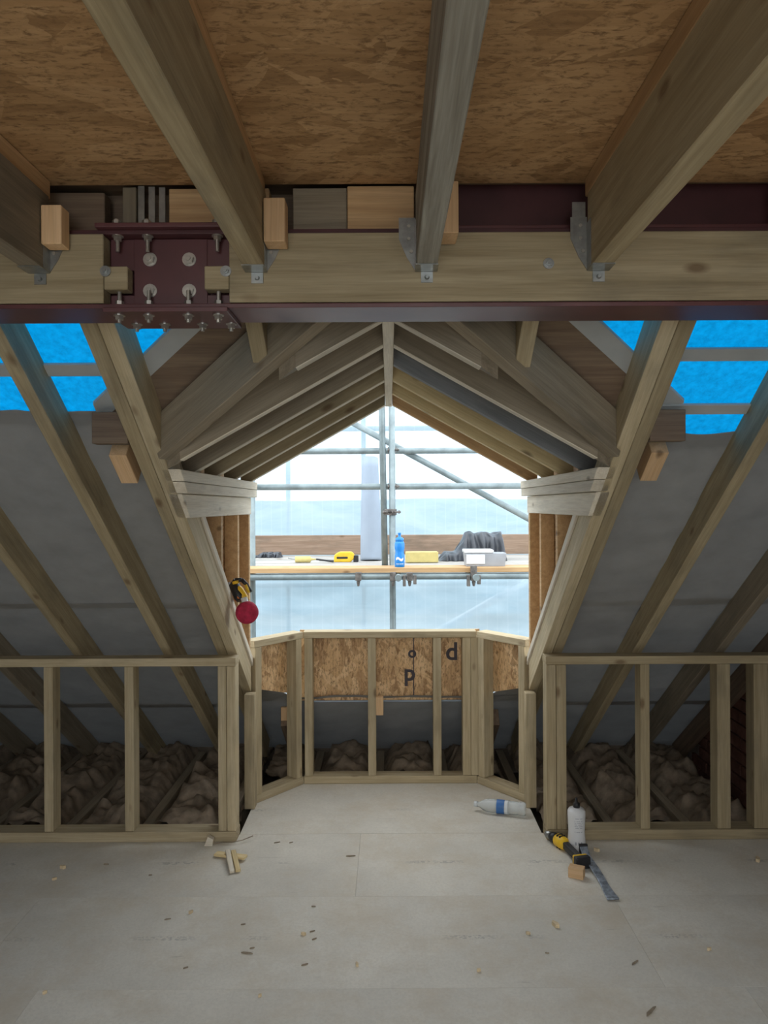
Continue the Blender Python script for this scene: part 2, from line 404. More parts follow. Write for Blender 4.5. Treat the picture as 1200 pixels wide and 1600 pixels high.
# ---------------------------------------------------------------- OSB deck over the flat ceiling, with an added opening behind the camera for the overhead fill lamp
ZC = 2.42
cl = MB()
cl.box(XL - .1, XR + .1, YB - .1, -1.75, ZC + .0185, ZC + .03); cl.box(XL - .1, XR + .1, -.45, 1.90, ZC + .0185, ZC + .03)
cl.box(XL - .1, -1.05, -1.75, -.45, ZC + .0185, ZC + .03); cl.box(1.05, XR + .1, -1.75, -.45, ZC + .0185, ZC + .03)
cl = cl.build('ceiling', W_DARK); tag(cl, kind='structure')
def osbpanel(x0, x1, y0, y1):
    M = Matrix.Translation(((x0 + x1) / 2, (y0 + y1) / 2, ZC + .009))
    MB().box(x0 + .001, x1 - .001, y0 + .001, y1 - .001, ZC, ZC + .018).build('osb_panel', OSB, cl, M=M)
for x0, x1 in ((XL, -1.86), (-1.86, .58), (.58, XR)):
    osbpanel(x0, x1, .57, 1.785)
for x0, x1 in ((XL, -1.05), (1.05, XR)):
    osbpanel(x0, x1, -1.75, .57)
osbpanel(-1.05, 1.05, -.45, .57)
for x0, x1 in ((XL, -.6), (-.6, XR)):
    osbpanel(x0, x1, YB, -1.75)

# ================================================================ ceiling joists with firrings
JZ0, JZ1 = 2.195, 2.375
BEAMY = 1.742
joists = [(-2.09, 'far left', 0), (-1.68, 'out', 0), (-1.26, 'out', 0), (-.848, 'leftmost visible', 1), (-.335, 'left', 1), (.066, 'centre', 1), (.472, 'right', 1), (.93, 'out', 0), (1.34, 'out', 0), (1.74, 'out', 0)]
jl = {-.848: 'treated ceiling joist cut by the left edge of the photo, above the steel splice',
      -.335: 'treated ceiling joist just right of the bolted steel splice plate',
      .066: 'grey stained ceiling joist nearest the middle, over the ridge board',
      .472: 'broad yellowish ceiling joist running to the upper right corner'}
jm = {-.848: W_GREY, -.335: W_TREAT, .066: W_STAIN, .472: W_TREAT}
for x, _, vis in joists:
    y1 = BEAMY - .003
    e = empty('ceiling_joist', (x + .024, y1, JZ0), jl.get(x, 'ceiling joist outside the picture, ' + {-2.09: 'farthest left', -1.68: 'second farthest left', -1.26: 'just past the left edge', .93: 'just past the right edge', 1.34: 'second past the right edge', 1.74: 'farthest right'}.get(x, '')), 'joist',
              'ceiling joists' if vis else 'ceiling joists out of view')
    bar('joist', x, x + .048, YB, y1, JZ0, JZ1, jm.get(x, W_TREAT), e)
    s = 1 if x < .2 else -1
    bar('firring_strip', x + .006 * s + .006, x + .036 + .006 * s, YB, y1 + .02, JZ1, ZC - .001, W_WARM, e)

# ================================================================ steel beam with timber infill and bolted splice
SB0, SB1 = 2.11, 2.30      # underside of bottom flange / top of top flange
stl = empty('steel_beam', (0, 1.81, SB0), 'red oxide painted steel beam across the room under the joists', 'beam')
MB().box(XL, XR, 1.742, 1.885, SB0, SB0 + .011).build('bottom_flange', STEEL, stl, bev=.002)
MB().box(XL, XR, 1.752, 1.885, SB1 - .011, SB1).build('top_flange', STEELD, stl, bev=.002)  # darker steel tone paints this flange as a shaded underside
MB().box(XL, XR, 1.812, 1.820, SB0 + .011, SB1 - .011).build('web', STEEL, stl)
SX0, SX1 = -.672, -.378
# splice cover plates
sp = MB()
mx0, mx1 = -.615, -.437
sp.box(mx0, mx1, 1.782, 1.812, SB0 + .012, SB1 - .012)
sp.box(SX0, SX1, 1.784, 1.811, SB0 + .012, 2.153); sp.box(SX0, SX1, 1.784, 1.811, 2.212, SB1 - .012)
plate = sp.build('splice_plate', STEEL, stl, bev=.0015)
tag(plate, 'maroon bolted splice plate on the web')
MB().box(SX0, SX1, 1.730, 1.900, SB0 - .011, SB0).build('lower_splice_plate', STEEL, stl, bev=.002)
MB().box(SX0 - .02, SX1 - .01, 1.735, 1.80, SB1, SB1 + .011).build('upper_splice_plate', STEEL, stl, bev=.002)
hexp = [(math.cos(math.pi / 3 * k + .26), math.sin(math.pi / 3 * k + .26)) for k in range(6)]
def bolt(p, d, r=.0105, shank=.0, hh=.009):
    M = frame(p, d); mb = MB()
    mb.lathe([(r * 1.35, 0), (r * 1.35, .0025)], 16, M)
    mb.prism([(x * r, y * r) for x, y in hexp], .0025, .0025 + hh, M)
    mb.lathe([(r * .5, .0025 + hh), (r * .48, .0025 + hh + .004 + shank)], 10, M)
    b = mb.build('bolt', BOLT, plate)
for px in (235, 296):
    for py in (406, 455):
        p = at(px, py, 1.782); bolt((p.x, 1.781, p.z), (0, -1, 0), .0125)
for px in (183, 230, 339):
    p = at(px, 370, 1.76); bolt((p.x, 1.764, SB1 - .011), (0, 0, -1), .010, .022)
    bolt((p.x, 1.756, SB1 + .011), (0, 0, 1), .010, 0)
for px in (186, 232, 294, 341):
    p = at(px, 475, 1.76); bolt((p.x, 1.764, SB0 + .011), (0, 0, 1), .010, .022)
    bolt((p.x, 1.762, SB0 - .011), (0, 0, -1), .010, .003); bolt((p.x + .012, 1.85, SB0 - .011), (0, 0, -1), .010, .003)
# upper steel behind, seen right of the middle
us = empty('upper_steel_channel', (1.1, 1.84, SB1), 'dark oxide steel channel above the timber-filled beam at right', 'beam')
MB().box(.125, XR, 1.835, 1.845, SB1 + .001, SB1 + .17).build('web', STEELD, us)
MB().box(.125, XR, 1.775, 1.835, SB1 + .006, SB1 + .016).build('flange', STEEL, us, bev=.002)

# timber infill between the flanges
ti = empty('timber_infill_beam', (.8, 1.75, SB0 + .011), 'long treated timber bolted into the steel beam right of the splice', 'beam')
z0, z1 = SB0 + .013, SB1 - .013
M = bar('infill_timber', SX1 + .002, XR - .003, BEAMY, 1.789, z0, z1, W_TREAT, ti)
bar('tongue', -.435, SX1 + .001, BEAMY + .001, 1.78, 2.155, 2.21, W_TREAT, ti)
ti2 = empty('timber_infill_beam', (-1.2, 1.75, SB0 + .011), 'short treated timber bolted into the steel beam left of the splice', 'beam')
bar('infill_timber', XL + .003, SX0 - .002, BEAMY, 1.789, z0, z1, W_TREAT, ti2)
bar('tongue', SX0 - .001, -.617, BEAMY + .001, 1.78, 2.155, 2.21, W_TREAT, ti2)
def coach(px, py, parent):
    p = at(px, py, BEAMY); M = frame((p.x, BEAMY - .001, p.z), (0, -1, 0)); mb = MB()
    mb.lathe([(.013, 0), (.013, .002)], 18, M); mb.prism([(x * .008, y * .008) for x, y in hexp], .002, .008, M)
    mb.lathe([(.0045, .008), (.0045, .014)], 10, M)
    mb.build('coach_bolt', GALV, parent)
coach(165, 424, ti2); coach(353, 424, ti); coach(857, 412, ti)

o = bar('light_stop_board', XL + .01, XR - .01, 1.888, 1.905, SB0 + .17, 2.55, W_DARK); tag(o, 'added dark board stopping light behind the top of the steel beam', 'board')  # dark board added to close a light leak over the beam
# joist hangers
def hanger(x, sides, label, strap=False):
    h = empty('joist_hanger', (x + .024, BEAMY, JZ0 - .002), label, 'hanger', 'joist hangers on the timber beam')
    mb = MB(); t = .0015
    mb.box(x - .002, x + .05, BEAMY - .055, BEAMY - .002, JZ0 - .0025, JZ0 - .0005)       # seat
    mb.box(x - .002, x - .0005, BEAMY - .035, BEAMY - .002, JZ0, JZ0 + .11)
    mb.box(x + .0485, x + .05, BEAMY - .035, BEAMY - .002, JZ0, JZ0 + .11)
    mb.build('stirrup', GALV, h)
    for s in sides:
        xa, xb = (x - .040, x - .001) if s < 0 else (x + .049, x + .088)
        mb = MB(); xc = xa if s < 0 else xb; xi = xb if s < 0 else xa
        mb.prism([(xi, JZ0 + .0), (xi, JZ0 + .125), (xc, JZ0 + .125), (xc, JZ0 + .075), ((xc + xi) / 2, JZ0 + .03)], 0, .002,
                 Matrix(((1, 0, 0, 0), (0, 0, -1, BEAMY - .0005), (0, 1, 0, 0), (0, 0, 0, 1))))
        fp = mb.build('face_plate', GALV, h)
        nb = MB()
        for q in range(3):
            xx = (xi * .6 + xc * .4) if q < 2 else (xi * .75 + xc * .25)
            nb.lathe([(.005, 0), (.004, .003)], 8, frame((xx, BEAMY - .002, JZ0 + .105 - .03 * q), (0, -1, 0)))
        nb.build('nail_heads', BOLT, fp)['kind'] = 'stuff'
        bar('top_strap', min(xa, xb) + .004, max(xa, xb) - .004, BEAMY - .003, BEAMY - .0005, JZ0 + .125, SB1 + .055, GALV, h, 0) if strap else None
    mb = MB(); mb.box(x + .012, x + .040, BEAMY - .003, BEAMY - .0005, JZ0 - .028, JZ0 - .003)
    mb.lathe([(.006, 0), (.004, .006)], 10, frame((x + .026, BEAMY - .003, JZ0 - .016), (0, -1, 0)))
    mb.build('lower_tab', GALV, h)
hanger(-.848, (1,), 'galvanised joist hanger at the far left end of the beam')
hanger(-.335, (1,), 'galvanised joist hanger just right of the splice')
hanger(.066, (-1,), 'galvanised joist hanger under the middle joist')
hanger(.472, (-1,), 'galvanised joist hanger at the foot of the right joist', True)

# packers beside the joist ends, blocking above the beam
blocks = [('packer_block', -.797, -.750, 1.69, 1.735, 2.245, 2.335, W_END, 'short orange-ended packer block beside the leftmost joist'),
          ('packer_block', -.284, -.235, 1.68, 1.735, 2.245, 2.345, W_END, 'short orange-ended packer block right of the splice joist'),
          ('packer_block', .117, .16, 1.66, 1.735, 2.255, 2.372, W_END, 'short packer block beside the middle joist')]
for n, x0, x1, y0, y1, z0_, z1_, m, lb in blocks:
    o = bar(n, x0, x1, y0, y1, z0_, z1_, m); tag(o, lb, 'block', 'packer blocks at joist ends')
o = bar('blocking_timber', -.535, -.29, 1.80, 1.845, SB1 + .003, 2.418, W_WARM); tag(o, 'brown blocking timber above the splice plate', 'timber')
o = bar('blocking_timber', -.232, -.10, 1.80, 1.845, SB1 + .003, 2.418, W_GREY); tag(o, 'dull brown blocking timber between the left and middle joists', 'timber')
o = bar('blocking_timber', -.098, .064, 1.79, 1.84, SB1 + .003, 2.418, W_WARM); tag(o, 'knotty paler blocking timber left of the middle joist', 'timber')
o = bar('blocking_timber', XL + .01, -.70, 1.82, 1.86, SB1 + .003, 2.418, W_DARK); tag(o, 'dark blocking timber above the beam at far left', 'timber')
sx_ = empty('metal_strap', (-.575, 1.79, SB1 + .012), 'grey galvanised strap hanging above the splice plate', 'strap')
for k in range(3):
    MB().box(-.605 + .024 * k, -.590 + .024 * k, 1.785 + .004 * k, 1.788 + .004 * k, SB1 + .013, 2.418).build('strap_leg', GALV, sx_)
o = bar('blocking_timber', -.645, -.612, 1.79, 1.83, SB1 + .013, 2.418, W_GREY); tag(o, 'narrow upright blocking timber beside the hanging strap', 'timber')

# ================================================================ main roof rafters
def rafter(name, x0, x1, ya, yb, mat, parent=None, d=.12):
    off = NRM * (d / 2)
    A = Vector(((x0 + x1) / 2, ya, zb(ya))) + off; B = Vector(((x0 + x1) / 2, yb, zb(yb))) + off
    return beam(name, A, B, x1 - x0, d, mat, NRM, parent)
YT, YF = 1.885, 5.0
RL = [(-1.135, 'first common rafter left of the doubled trimmer', W_TREAT), (-1.585, 'second common rafter left of the doubled trimmer', W_TREAT),
      (-2.03, 'third common rafter left of the trimmer, low at the left edge', W_GREY), (-2.47, 'fourth common rafter left of the trimmer, mostly hidden', W_GREY),
      (-2.90, 'rafter against the left wall, out of view', W_GREY),
      (1.215, 'first common rafter right of the doubled trimmer', W_TREAT), (1.63, 'second common rafter right of the trimmer, darker brown', W_GREY)]
for x, lb, m in RL:
    o = rafter('rafter', x, x + .048, YT, YF, m); tag(o, lb, 'rafter', 'common rafters of the front roof slope')
o = rafter('rafter', XR - .06, XR - .022, 2.4, YF, W_DARK); tag(o, 'dark rafter against the brick wall', 'rafter', 'common rafters of the front roof slope')
TX = .765
for s, nm in ((-1, 'left'), (1, 'right')):
    e = empty('trimmer_rafter', (s * TX, 4.1, zb(4.1)), 'doubled trimmer rafter along the %s side of the dormer opening' % nm, 'rafter', 'doubled trimmer rafters')
    a, b = sorted((s * TX, s * (TX + .048))); rafter('inner_rafter', a, b, YT, 4.12, W_PALE, e)
    a, b = sorted((s * (TX + .0495), s * (TX + .0975))); rafter('outer_rafter', a, b, YT, YF - .1, W_TREAT, e)
    # sloping sole on top of the trimmer that carries the cheek studs
    off = NRM * (.12 + .017)
    A = Vector((s * (.790), 2.86, zb(2.86))) + off; B = Vector((s * .790, 4.06, zb(4.06))) + off
    cw = empty('cheek_wall', (s * .775, 3.9, zb(3.9) + .15), 'dormer cheek stud framing on the %s, under the white plates' % nm, 'stud wall', 'dormer cheeks')
    beam('sloping_sole', A, B, .07, .034, W_WHITE, NRM, cw)
    def cutbar(name, z0, z1, xi, xo, y1, mat):
        ya0 = K_ - (z0 - .898) / T_; ya1 = K_ - (z1 - .898) / T_
        a, b = sorted((s * xi, s * xo)); yzprism(name, [(ya0, z0), (y1, z0), (y1, z1), (ya1, z1)], a, b, mat, cw)
    cutbar('top_plate', 1.730, 1.770, .724, .79, 4.05, W_WHITE)
    cutbar('lower_top_plate', 1.688, 1.728, .726, .79, 4.05, W_WHITE)
    cutbar('cheek_lintel', 1.597, 1.686, .750, .80, 4.00, W_WHITE)
    for yc in (3.31, 3.67, 3.96):
        a, b = sorted((s * .756, s * .823)); zt = 1.596
        z0c = zb(yc) + .152 + .044
        yzprism('cheek_stud', [(yc, z0c), (yc + .038, z0c - .029), (yc + .038, zt), (yc, zt)], a, b, W_WARM, cw)
    # outer sheathing of the cheek
    a, b = sorted((s * .8245, s * .834))
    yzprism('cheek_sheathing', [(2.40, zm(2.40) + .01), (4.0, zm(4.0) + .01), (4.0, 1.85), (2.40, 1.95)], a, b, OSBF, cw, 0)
    # valley rafter
    v0 = Vector((s * .762, 2.50, 1.80)); v1 = Vector((s * .03, 1.92, 2.235))
    up = Vector((0, 0, 1)); d = (v1 - v0).normalized(); u2 = (up - d * up.dot(d)).normalized()
    o = beam('valley_rafter', v0 + u2 * .07, v1 + u2 * .07, .047, .14, W_GREY)
    tag(o, 'valley rafter climbing from the %s trimmer towards the dormer ridge' % nm, 'rafter', 'valley rafters')
    # jack rafter from steel to valley
    xj = -.40 if s < 0 else .375
    zz = K_ ; yj = 2.50 - (abs(TX) - abs(xj + .024)) / .732 * .58
    o = rafter('jack_rafter', xj, xj + .047, YT, yj - .02, W_TREAT, d=.10)
    tag(o, 'short jack rafter landing on the %s valley rafter' % nm, 'rafter', 'jack rafters')
    # valley board in the roof plane and its grey edge strip
    def inplane(pts, t, name, mat, label, cat, dz=0):
        vs = [(s * x, y, zm(y) + dz) for x, y in pts] + [(s * x, y, zm(y) + dz + t) for x, y in pts]; n = len(pts)
        fs = [tuple(range(n)), tuple(range(n, 2 * n))[::-1]] + [(i + n, (i + 1) % n + n, (i + 1) % n, i) for i in range(n)]
        if s < 0: fs = [f[::-1] for f in fs]
        o = MB().add(vs, [f[::-1] for f in fs]).build(name, mat); return tag(o, label, cat)
    inplane([(.99, 2.72), (0, 1.965), (0, 1.80), (.99, 2.535)], .012, 'valley_board', W_DARK,
            'dark valley board in the roof plane beside the %s valley rafter' % nm, 'board', -.004)
    inplane([(.99, 2.533), (.16, 1.917), (.16, 1.85), (.99, 2.465)], .010, 'valley_strip', STRIPSHADE,
            'pale grey strip edging the %s valley board against the blue underlay' % nm, 'strip', -.006)
    # timber ends sticking out past the trimmer
    a, b = sorted((s * .866, s * .985)); o = bar('valley_board_end', a, b, 2.44, 2.49, 1.85, 1.955, W_DARK)
    tag(o, 'dark board end poking out behind the %s trimmer' % nm, 'board', 'board ends behind the trimmers')
    P0 = Vector((s * .93, 2.52, zb(2.52) + .02)); P1 = Vector((s * .93, 2.64, zb(2.64) + .02))
    o = beam('packer_block', P0 + NRM * .045, P1 + NRM * .045, .06, .09, W_END, NRM)
    tag(o, 'orange end-cut block behind the %s trimmer' % nm, 'block', 'packers behind the trimmers')

# ================================================================ dormer roof
rb = bar('ridge_board', -.018, .018, 1.93, 4.05, 2.184, 2.362, W_WHITE)
tag(rb, 'pale ridge board along the dormer apex', 'ridge')
rys = [2.14, 2.484, 2.83, 3.19, 3.57, 3.965]
ordn = ['nearest', 'second', 'third', 'fourth', 'fifth', 'farthest']
for s, nm in ((-1, 'left'), (1, 'right')):
    for k, y in enumerate(rys):
        xi = .0195; zi = 2.184; sl = (2.184 - 1.779) / (.74 - .0195); th = math.atan(sl)
        xend = (.27, .705)[k] if k < 2 else .80; xfar = xend + (.055 if k < 2 else 0)
        dep = .15
        mat = W_GREY
        if s > 0: mat = [W_GREY, W_GREY, W_ASH, W_YELL, W_YELL, W_WARM][k]  # yellower right-hand timbers put the lit look of that slope into colour
        elif k >= 3: mat = W_TREAT
        zo = zi - sl * (xend - xi); n = Vector((s * math.sin(th), 0, math.cos(th)))
        A = Vector((s * xi, y + .022, zi)); B = Vector((s * xend, y + .022, zo)); vert = Vector((0, 0, dep / math.cos(th)))
        ax = (B - A).normalized(); yv = n.cross(ax)
        Ml = Matrix((ax, yv, n)).transposed().to_4x4(); Ml.translation = (A + B) / 2 + vert / 2
        hy = Vector((0, .022, 0)); ex = Vector((s * (xfar - xend), 0, -sl * (xfar - xend)))
        vs = [A - hy, B - hy, B - hy + vert, A - hy + vert, A + hy, B + ex + hy, B + ex + hy + vert, A + hy + vert]
        fs = [(0, 1, 2, 3), (7, 6, 5, 4), (4, 5, 1, 0), (5, 6, 2, 1), (6, 7, 3, 2), (7, 4, 0, 3)]
        if s < 0: fs = [f[::-1] for f in fs]
        o = MB().add(vs, fs).build('dormer_rafter', mat, M=Ml)
        tag(o, '%s rafter on the %s slope of the dormer roof' % (ordn[k], nm), 'rafter', 'dormer roof rafters')
        # pale strip paints window light onto the rafter underside
        off = n * -.001
        if s < 0 or k in (0, 1):
            p = beam('lit_edge', Vector((s * xi, y + .022, zi)) + off, Vector((s * xend, y + .022, zo)) + off, .043, .004, W_WHITE, n, None, 0)
            par(p, o); tag(p, 'pale strip painting window light on the lower edge')
    # roof covering over the dormer rafters
    sl = (2.184 - 1.779) / (.74 - .0195); z_r = 2.184 + .183
    pts = [(0, 1.93), (0, 4.05), (.90, 4.05), (.90, 2.60)]
    vs = [(s * x, y, z_r - sl * x) for x, y in pts] + [(s * x, y, z_r - sl * x + .01) for x, y in pts]
    fs = [(0, 3, 2, 1), (4, 5, 6, 7), (0, 1, 5, 4), (1, 2, 6, 5), (2, 3, 7, 6), (3, 0, 4, 7)]
    o = MB().add(vs, fs).build('dormer_roof_board', W_DARK); tag(o, 'dark boarding over the %s slope of the dormer' % nm, 'roof board')
    
# ================================================================ roof underlay
def underlay(name, mat, x0, x1, y0, y1, label, sag=.018, seed=0, cut=None, dz=0, edge=0.0):
    nx = max(8, int(abs(x1 - x0) / .03)); ny = max(6, int((y1 - y0) / .03)); vs = []; fs = []
    for j in range(ny + 1):
        for i in range(nx + 1):
            t = i / nx; yy = y0 + (y1 - y0) * j / ny
            xa = x0; xb = x1
            if cut: xb = cut(yy, x1)
            x = xa + (xb - xa) * t
            e = edge * noise.noise(Vector((x * 2.3, seed, 7)))
            yw = yy + (e if j == 0 else 0)
            w = noise.fractal(Vector((x * 2.2 + yw, yw * 4.5 + x * .8, seed)), 1, 2, 3)
            rip = math.sin(yw * 40 + 3 * noise.noise(Vector((x * 2, yw, seed)))) * .0015
            z = zm(yw) + .004 + dz - abs(sag * .8 * (w + .35)) * min(1, (ny - j) / 4 + .3) * .8 + rip
            vs.append((x, yw, z))
    for j in range(ny):
        for i in range(nx):
            a = j * (nx + 1) + i; fs.append((a, a + 1, a + nx + 2, a + nx + 1))
    if x1 < x0: fs = [f[::-1] for f in fs]
    o = MB().add(vs, fs).build(name, mat, smooth=True); return tag(o, label, 'underlay')
for s, nm, xe in ((-1, 'left', XL), (1, 'right', XR)):
    def cutter(y, x1, s=s):
        if y >= 2.50: return s * .80
        return s * max(.02, .80 - (2.50 - y) * 1.33)
    yb_ = 2.56 if s < 0 else 2.66
    underlay('blue_underlay', MEMB, xe, s * .8, 1.91, yb_, 'translucent bright blue roof underlay high on the %s' % nm, .006, 3 + s, cutter, .012)
    if s < 0:
        underlay('grey_underlay', MEMG, xe, s * .81, 2.49, 3.56, 'grey breather membrane sagging between the rafters on the left, middle course', .03, 11, None, 0, .05)
    else:
        underlay('grey_underlay', MEMG, xe, s * .81, 2.57, 3.56, 'grey breather membrane between the rafters on the right, middle course', .03, 21, None, 0, .05)
    underlay('grey_underlay', MEMG, xe, s * .81, 3.52, 4.55, 'grey breather membrane low on the %s, under the seam' % nm, .03, 31 + s, None, .008, .02)
    underlay('grey_underlay', MEMG, xe, s * .81, 4.50, 5.16, 'lowest grey membrane course at the %s eaves behind the low wall' % nm, .02, 41 + s, None, .014, 0)
    # grey bars under the film paint the shadow of outer battens
    yb2 = 2.34 if s < 0 else 2.30
    a, b = sorted((xe, s * .87))
    for yy, w in ((yb2, .05),) + (((2.49, .045),) if s > 0 else ()):
        P = Vector(((a + b) / 2, yy, zm(yy) - .008)); 
        o = beam('batten_shadow', (a, P.y, P.z), (b, P.y, P.z), w, .012, STRIPSHADE, NRM); tag(o, 'grey bar painting an outer batten shadow across the blue underlay on the %s%s' % (nm, '' if yy < 2.4 else ', lower one'), 'batten')
underlay('grey_underlay', MEMG, -.82, .82, 4.40, 5.16, 'grey membrane below the osb seen between the bay studs', .03, 51, None, .0, 0)

# ================================================================ low stud walls
def studwall(label, x0, x1, studs, mat, endm):
    e = empty('low_stud_wall', ((x0 + x1) / 2, 3.60, 0), label, 'stud wall', 'low stud walls')
    Y0, Y1 = 3.60, 3.685
    bar('top_plate', x0, x1, Y0, Y1, .858, .898, mat, e)
    bar('sole_plate', x0, x1, Y0 - .004, Y1 + .004, .001, .050, mat, e)
    for a, b in studs:
        bar('stud', a, b, Y0 + .001, Y1 - .001, .051, .857, endm if (abs(a) < .9 and abs(b) < .9) else mat, e)
studwall('low framed stud wall left of the dormer opening', XL + .005, -.755,
         [(-.800, -.757), (-.843, -.802), (-1.300, -1.256), (-1.695, -1.650), (-2.10, -2.057), (-2.50, -2.457), (-2.90, -2.857)], W_PALE, W_PALE)
studwall('low framed stud wall right of the dormer opening', .763, XR - .025,
         [(.765, .812), (.814, .862), (1.225, 1.27), (1.60, 1.665), (1.78, 1.85)], W_TREAT, W_TREAT)

# ================================================================ bay stud wall
bay = empty('bay_stud_wall', (0, 4.34, 0), 'three-sided stud wall of the bay under the window opening', 'stud wall')
P = [Vector((-.745, 4.05)), Vector((-.51, 4.34)), Vector((.51, 4.34)), Vector((.745, 4.05))]
def seg(name, a, b, z0, z1, mat, w=.085):
    d = (b - a).normalized(); n = Vector((-d.y, d.x))
    if n.y < 0: n = -n
    c0 = a + n * w / 2; c1 = b + n * w / 2
    return beam(name, (c0.x, c0.y, (z0 + z1) / 2), (c1.x, c1.y, (z0 + z1) / 2), w, z1 - z0, mat, (0, 0, 1), bay)
for k, (a, b) in enumerate(zip(P, P[1:])):
    seg('top_plate', a, b, .86 - .0006 * k, .898 - .0004 * k, W_PALE); seg('sole_plate', a, b, .001, .045 - .0005 * k, W_PALE)
def baystud(x, y, w=.047, ang=0, mat=W_PALE, z0=.046, z1=.859):
    up = (math.sin(ang), math.cos(ang), 0)
    c = Vector((x, y, 0)) + Vector(up) * .042
    beam('stud', (c.x, c.y, z0), (c.x, c.y, z1), w, .083, mat, up, bay)
for x in (-.481, -.107, .279, .500, .452): baystud(x, 4.341)
A45 = math.atan2(.29, .235)
# studs of the angled returns
for s in (-1, 1):
    d = Vector((s * (.745 - .51), -.29)).normalized()
    nrm = math.atan2(s * .29, .235)          # outward normal of the return
    q = Vector((s * .51, 4.34)) + d * .035; baystud(q.x, q.y, .045, nrm)
    q = Vector((s * .745, 4.05)) - d * .03; baystud(q.x, q.y, .045, nrm)
    a, b = sorted((s * .735, s * .79)); bar('stud', a, b, 3.98, 4.045, .001, .62, W_PALE, bay)
# osb outside the bay studs
def osbs(a, b, z0, z1, z0b=None):
    d = (b - a).normalized(); n = Vector((-d.y, d.x)); n = n if n.y > 0 else -n
    L = (b - a).length; M = Matrix(((d.x, 0, -n.x, 0), (d.y, 0, -n.y, 0), (0, 1, 0, 0), (0, 0, 0, 1)))
    o3 = a + n * .0865
    M = Matrix(((0, d.x, n.x, o3.x), (0, d.y, n.y, o3.y), (1, 0, 0, 0), (0, 0, 0, 1)))   # local x = up
    zb_ = z0 if z0b is None else z0b
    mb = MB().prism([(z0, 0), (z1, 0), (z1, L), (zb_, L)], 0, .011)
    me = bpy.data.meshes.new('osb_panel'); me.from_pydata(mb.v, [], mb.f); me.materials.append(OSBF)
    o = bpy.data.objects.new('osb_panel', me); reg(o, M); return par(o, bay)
front_osb = osbs(P[1] - Vector((.03, 0)), P[2] + Vector((.03, 0)), .47, .895)
osbs(P[0], P[1], .63, .893, .52); osbs(P[2], P[3], .52, .893, .63)
o = bar('membrane_lap', -.50, .50, 4.415, 4.423, .462, .472, ROLLM, bay); o['label'] = 'pale folded membrane edge under the osb'
for s, nm in ((-1, 'left'), (1, 'right')):
    pts = [(.58, 4.43), (.84, 4.10), (.84, 4.46), (.58, 4.46)]
    vs = [(s * x, y, zm(y)) for x, y in pts] + [(s * x, y, zm(y) + .004) for x, y in pts]
    o = MB().add(vs, [(0, 1, 2, 3), (7, 6, 5, 4), (0, 4, 5, 1), (1, 5, 6, 2), (2, 6, 7, 3), (3, 7, 4, 0)]).build('grey_underlay', MEMG)
    tag(o, 'small corner of grey membrane outside the %s return of the bay' % nm, 'underlay')
# stencilled marks on the osb
def mark(txt, px, py, size, rot=0):
    c = bpy.data.curves.new('t', 'FONT'); c.body = txt; c.size = size; c.extrude = .0003; c.offset = .003; c.align_x = 'CENTER'; c.align_y = 'CENTER'
    t = bpy.data.objects.new('t', c); COL.objects.link(t)
    bpy.context.view_layer.update(); dg = bpy.context.evaluated_depsgraph_get()
    me = bpy.data.meshes.new_from_object(t.evaluated_get(dg)); bpy.data.objects.remove(t)
    me.materials.clear(); me.materials.append(INK)
    p = at(px, py, 4.4255)
    o = bpy.data.objects.new('stencil_mark', me)
    reg(o, Matrix.Translation(p) @ Matrix.Rotation(math.pi / 2, 4, 'X') @ Matrix.Rotation(rot, 4, 'Z')); par(o, front_osb)
mark('d', 706, 1019, .15); mark('o', 644, 1020, .09, 0); mark('p', 640, 1052, .14, 0)
MB().box(at(640.5, 0, 4.42).x, at(642, 0, 4.42).x, 4.4245, 4.426, .50, .86).build('stencil_mark', INK, front_osb)
o = bar('offcut_block', -.085, -.04, 4.35, 4.40, .40, .505, W_END, bay)
o = bar('packer_block', -.665, -.62, 4.48, 4.52, .33, .415, W_END); tag(o, 'small orange block in the dark left of the bay', 'block')
for x, wh in ((-.64, 'left one'), (.64, 'right one')):
    o = rafter('eaves_rafter', x - .024, x + .024, 4.46, 5.0, W_DARK, d=.10); tag(o, 'dark short rafter tail behind the bay stud wall, ' + wh, 'rafter', 'rafter tails behind the bay')
for px, py in ((475, 1165), (258, 1162), (168, 1163), (68, 1165)):
    p = at(px, py, 4.62)
for x in (-2.05, -1.60, -1.40 + .0):
    pass

# ================================================================ outside: ground, hillside, scaffold, sheeting
g = MB().box(-150, 150, 5.2, 260, -6.6, -6.5).build('ground', GROUND); tag(g, kind='structure')
vs = []; fs = []; n = 60
for i in range(n + 1):
    x = -130 + 260 * i / n
    for j, (yy, zf) in enumerate(((55, -6.5), (70, -1.0), (90, 1), (120, 0.0))):
        zz = -6.5 if j == 0 else (2.4 + 1.0 * noise.noise(Vector((x * .05, j, 2)))) * (j / 2 if j < 2 else 1) + (0 if j != 1 else -2)
        vs.append((x, yy, zz))
for i in range(n):
    for j in range(3):
        a = i * 4 + j; fs.append((a, a + 4, a + 5, a + 1))
g = MB().add(vs, fs).build('hillside', HILL, smooth=True); tag(g, 'hazy dark hillside beyond the scaffold sheeting', 'hill')
# outer house wall below the eaves, so the loft has an outside
MB_ = MB().box(XL - .1, XR + .1, 5.125, 5.35, -6.5, .02).build('wall_front', LATH); tag(MB_, kind='structure')

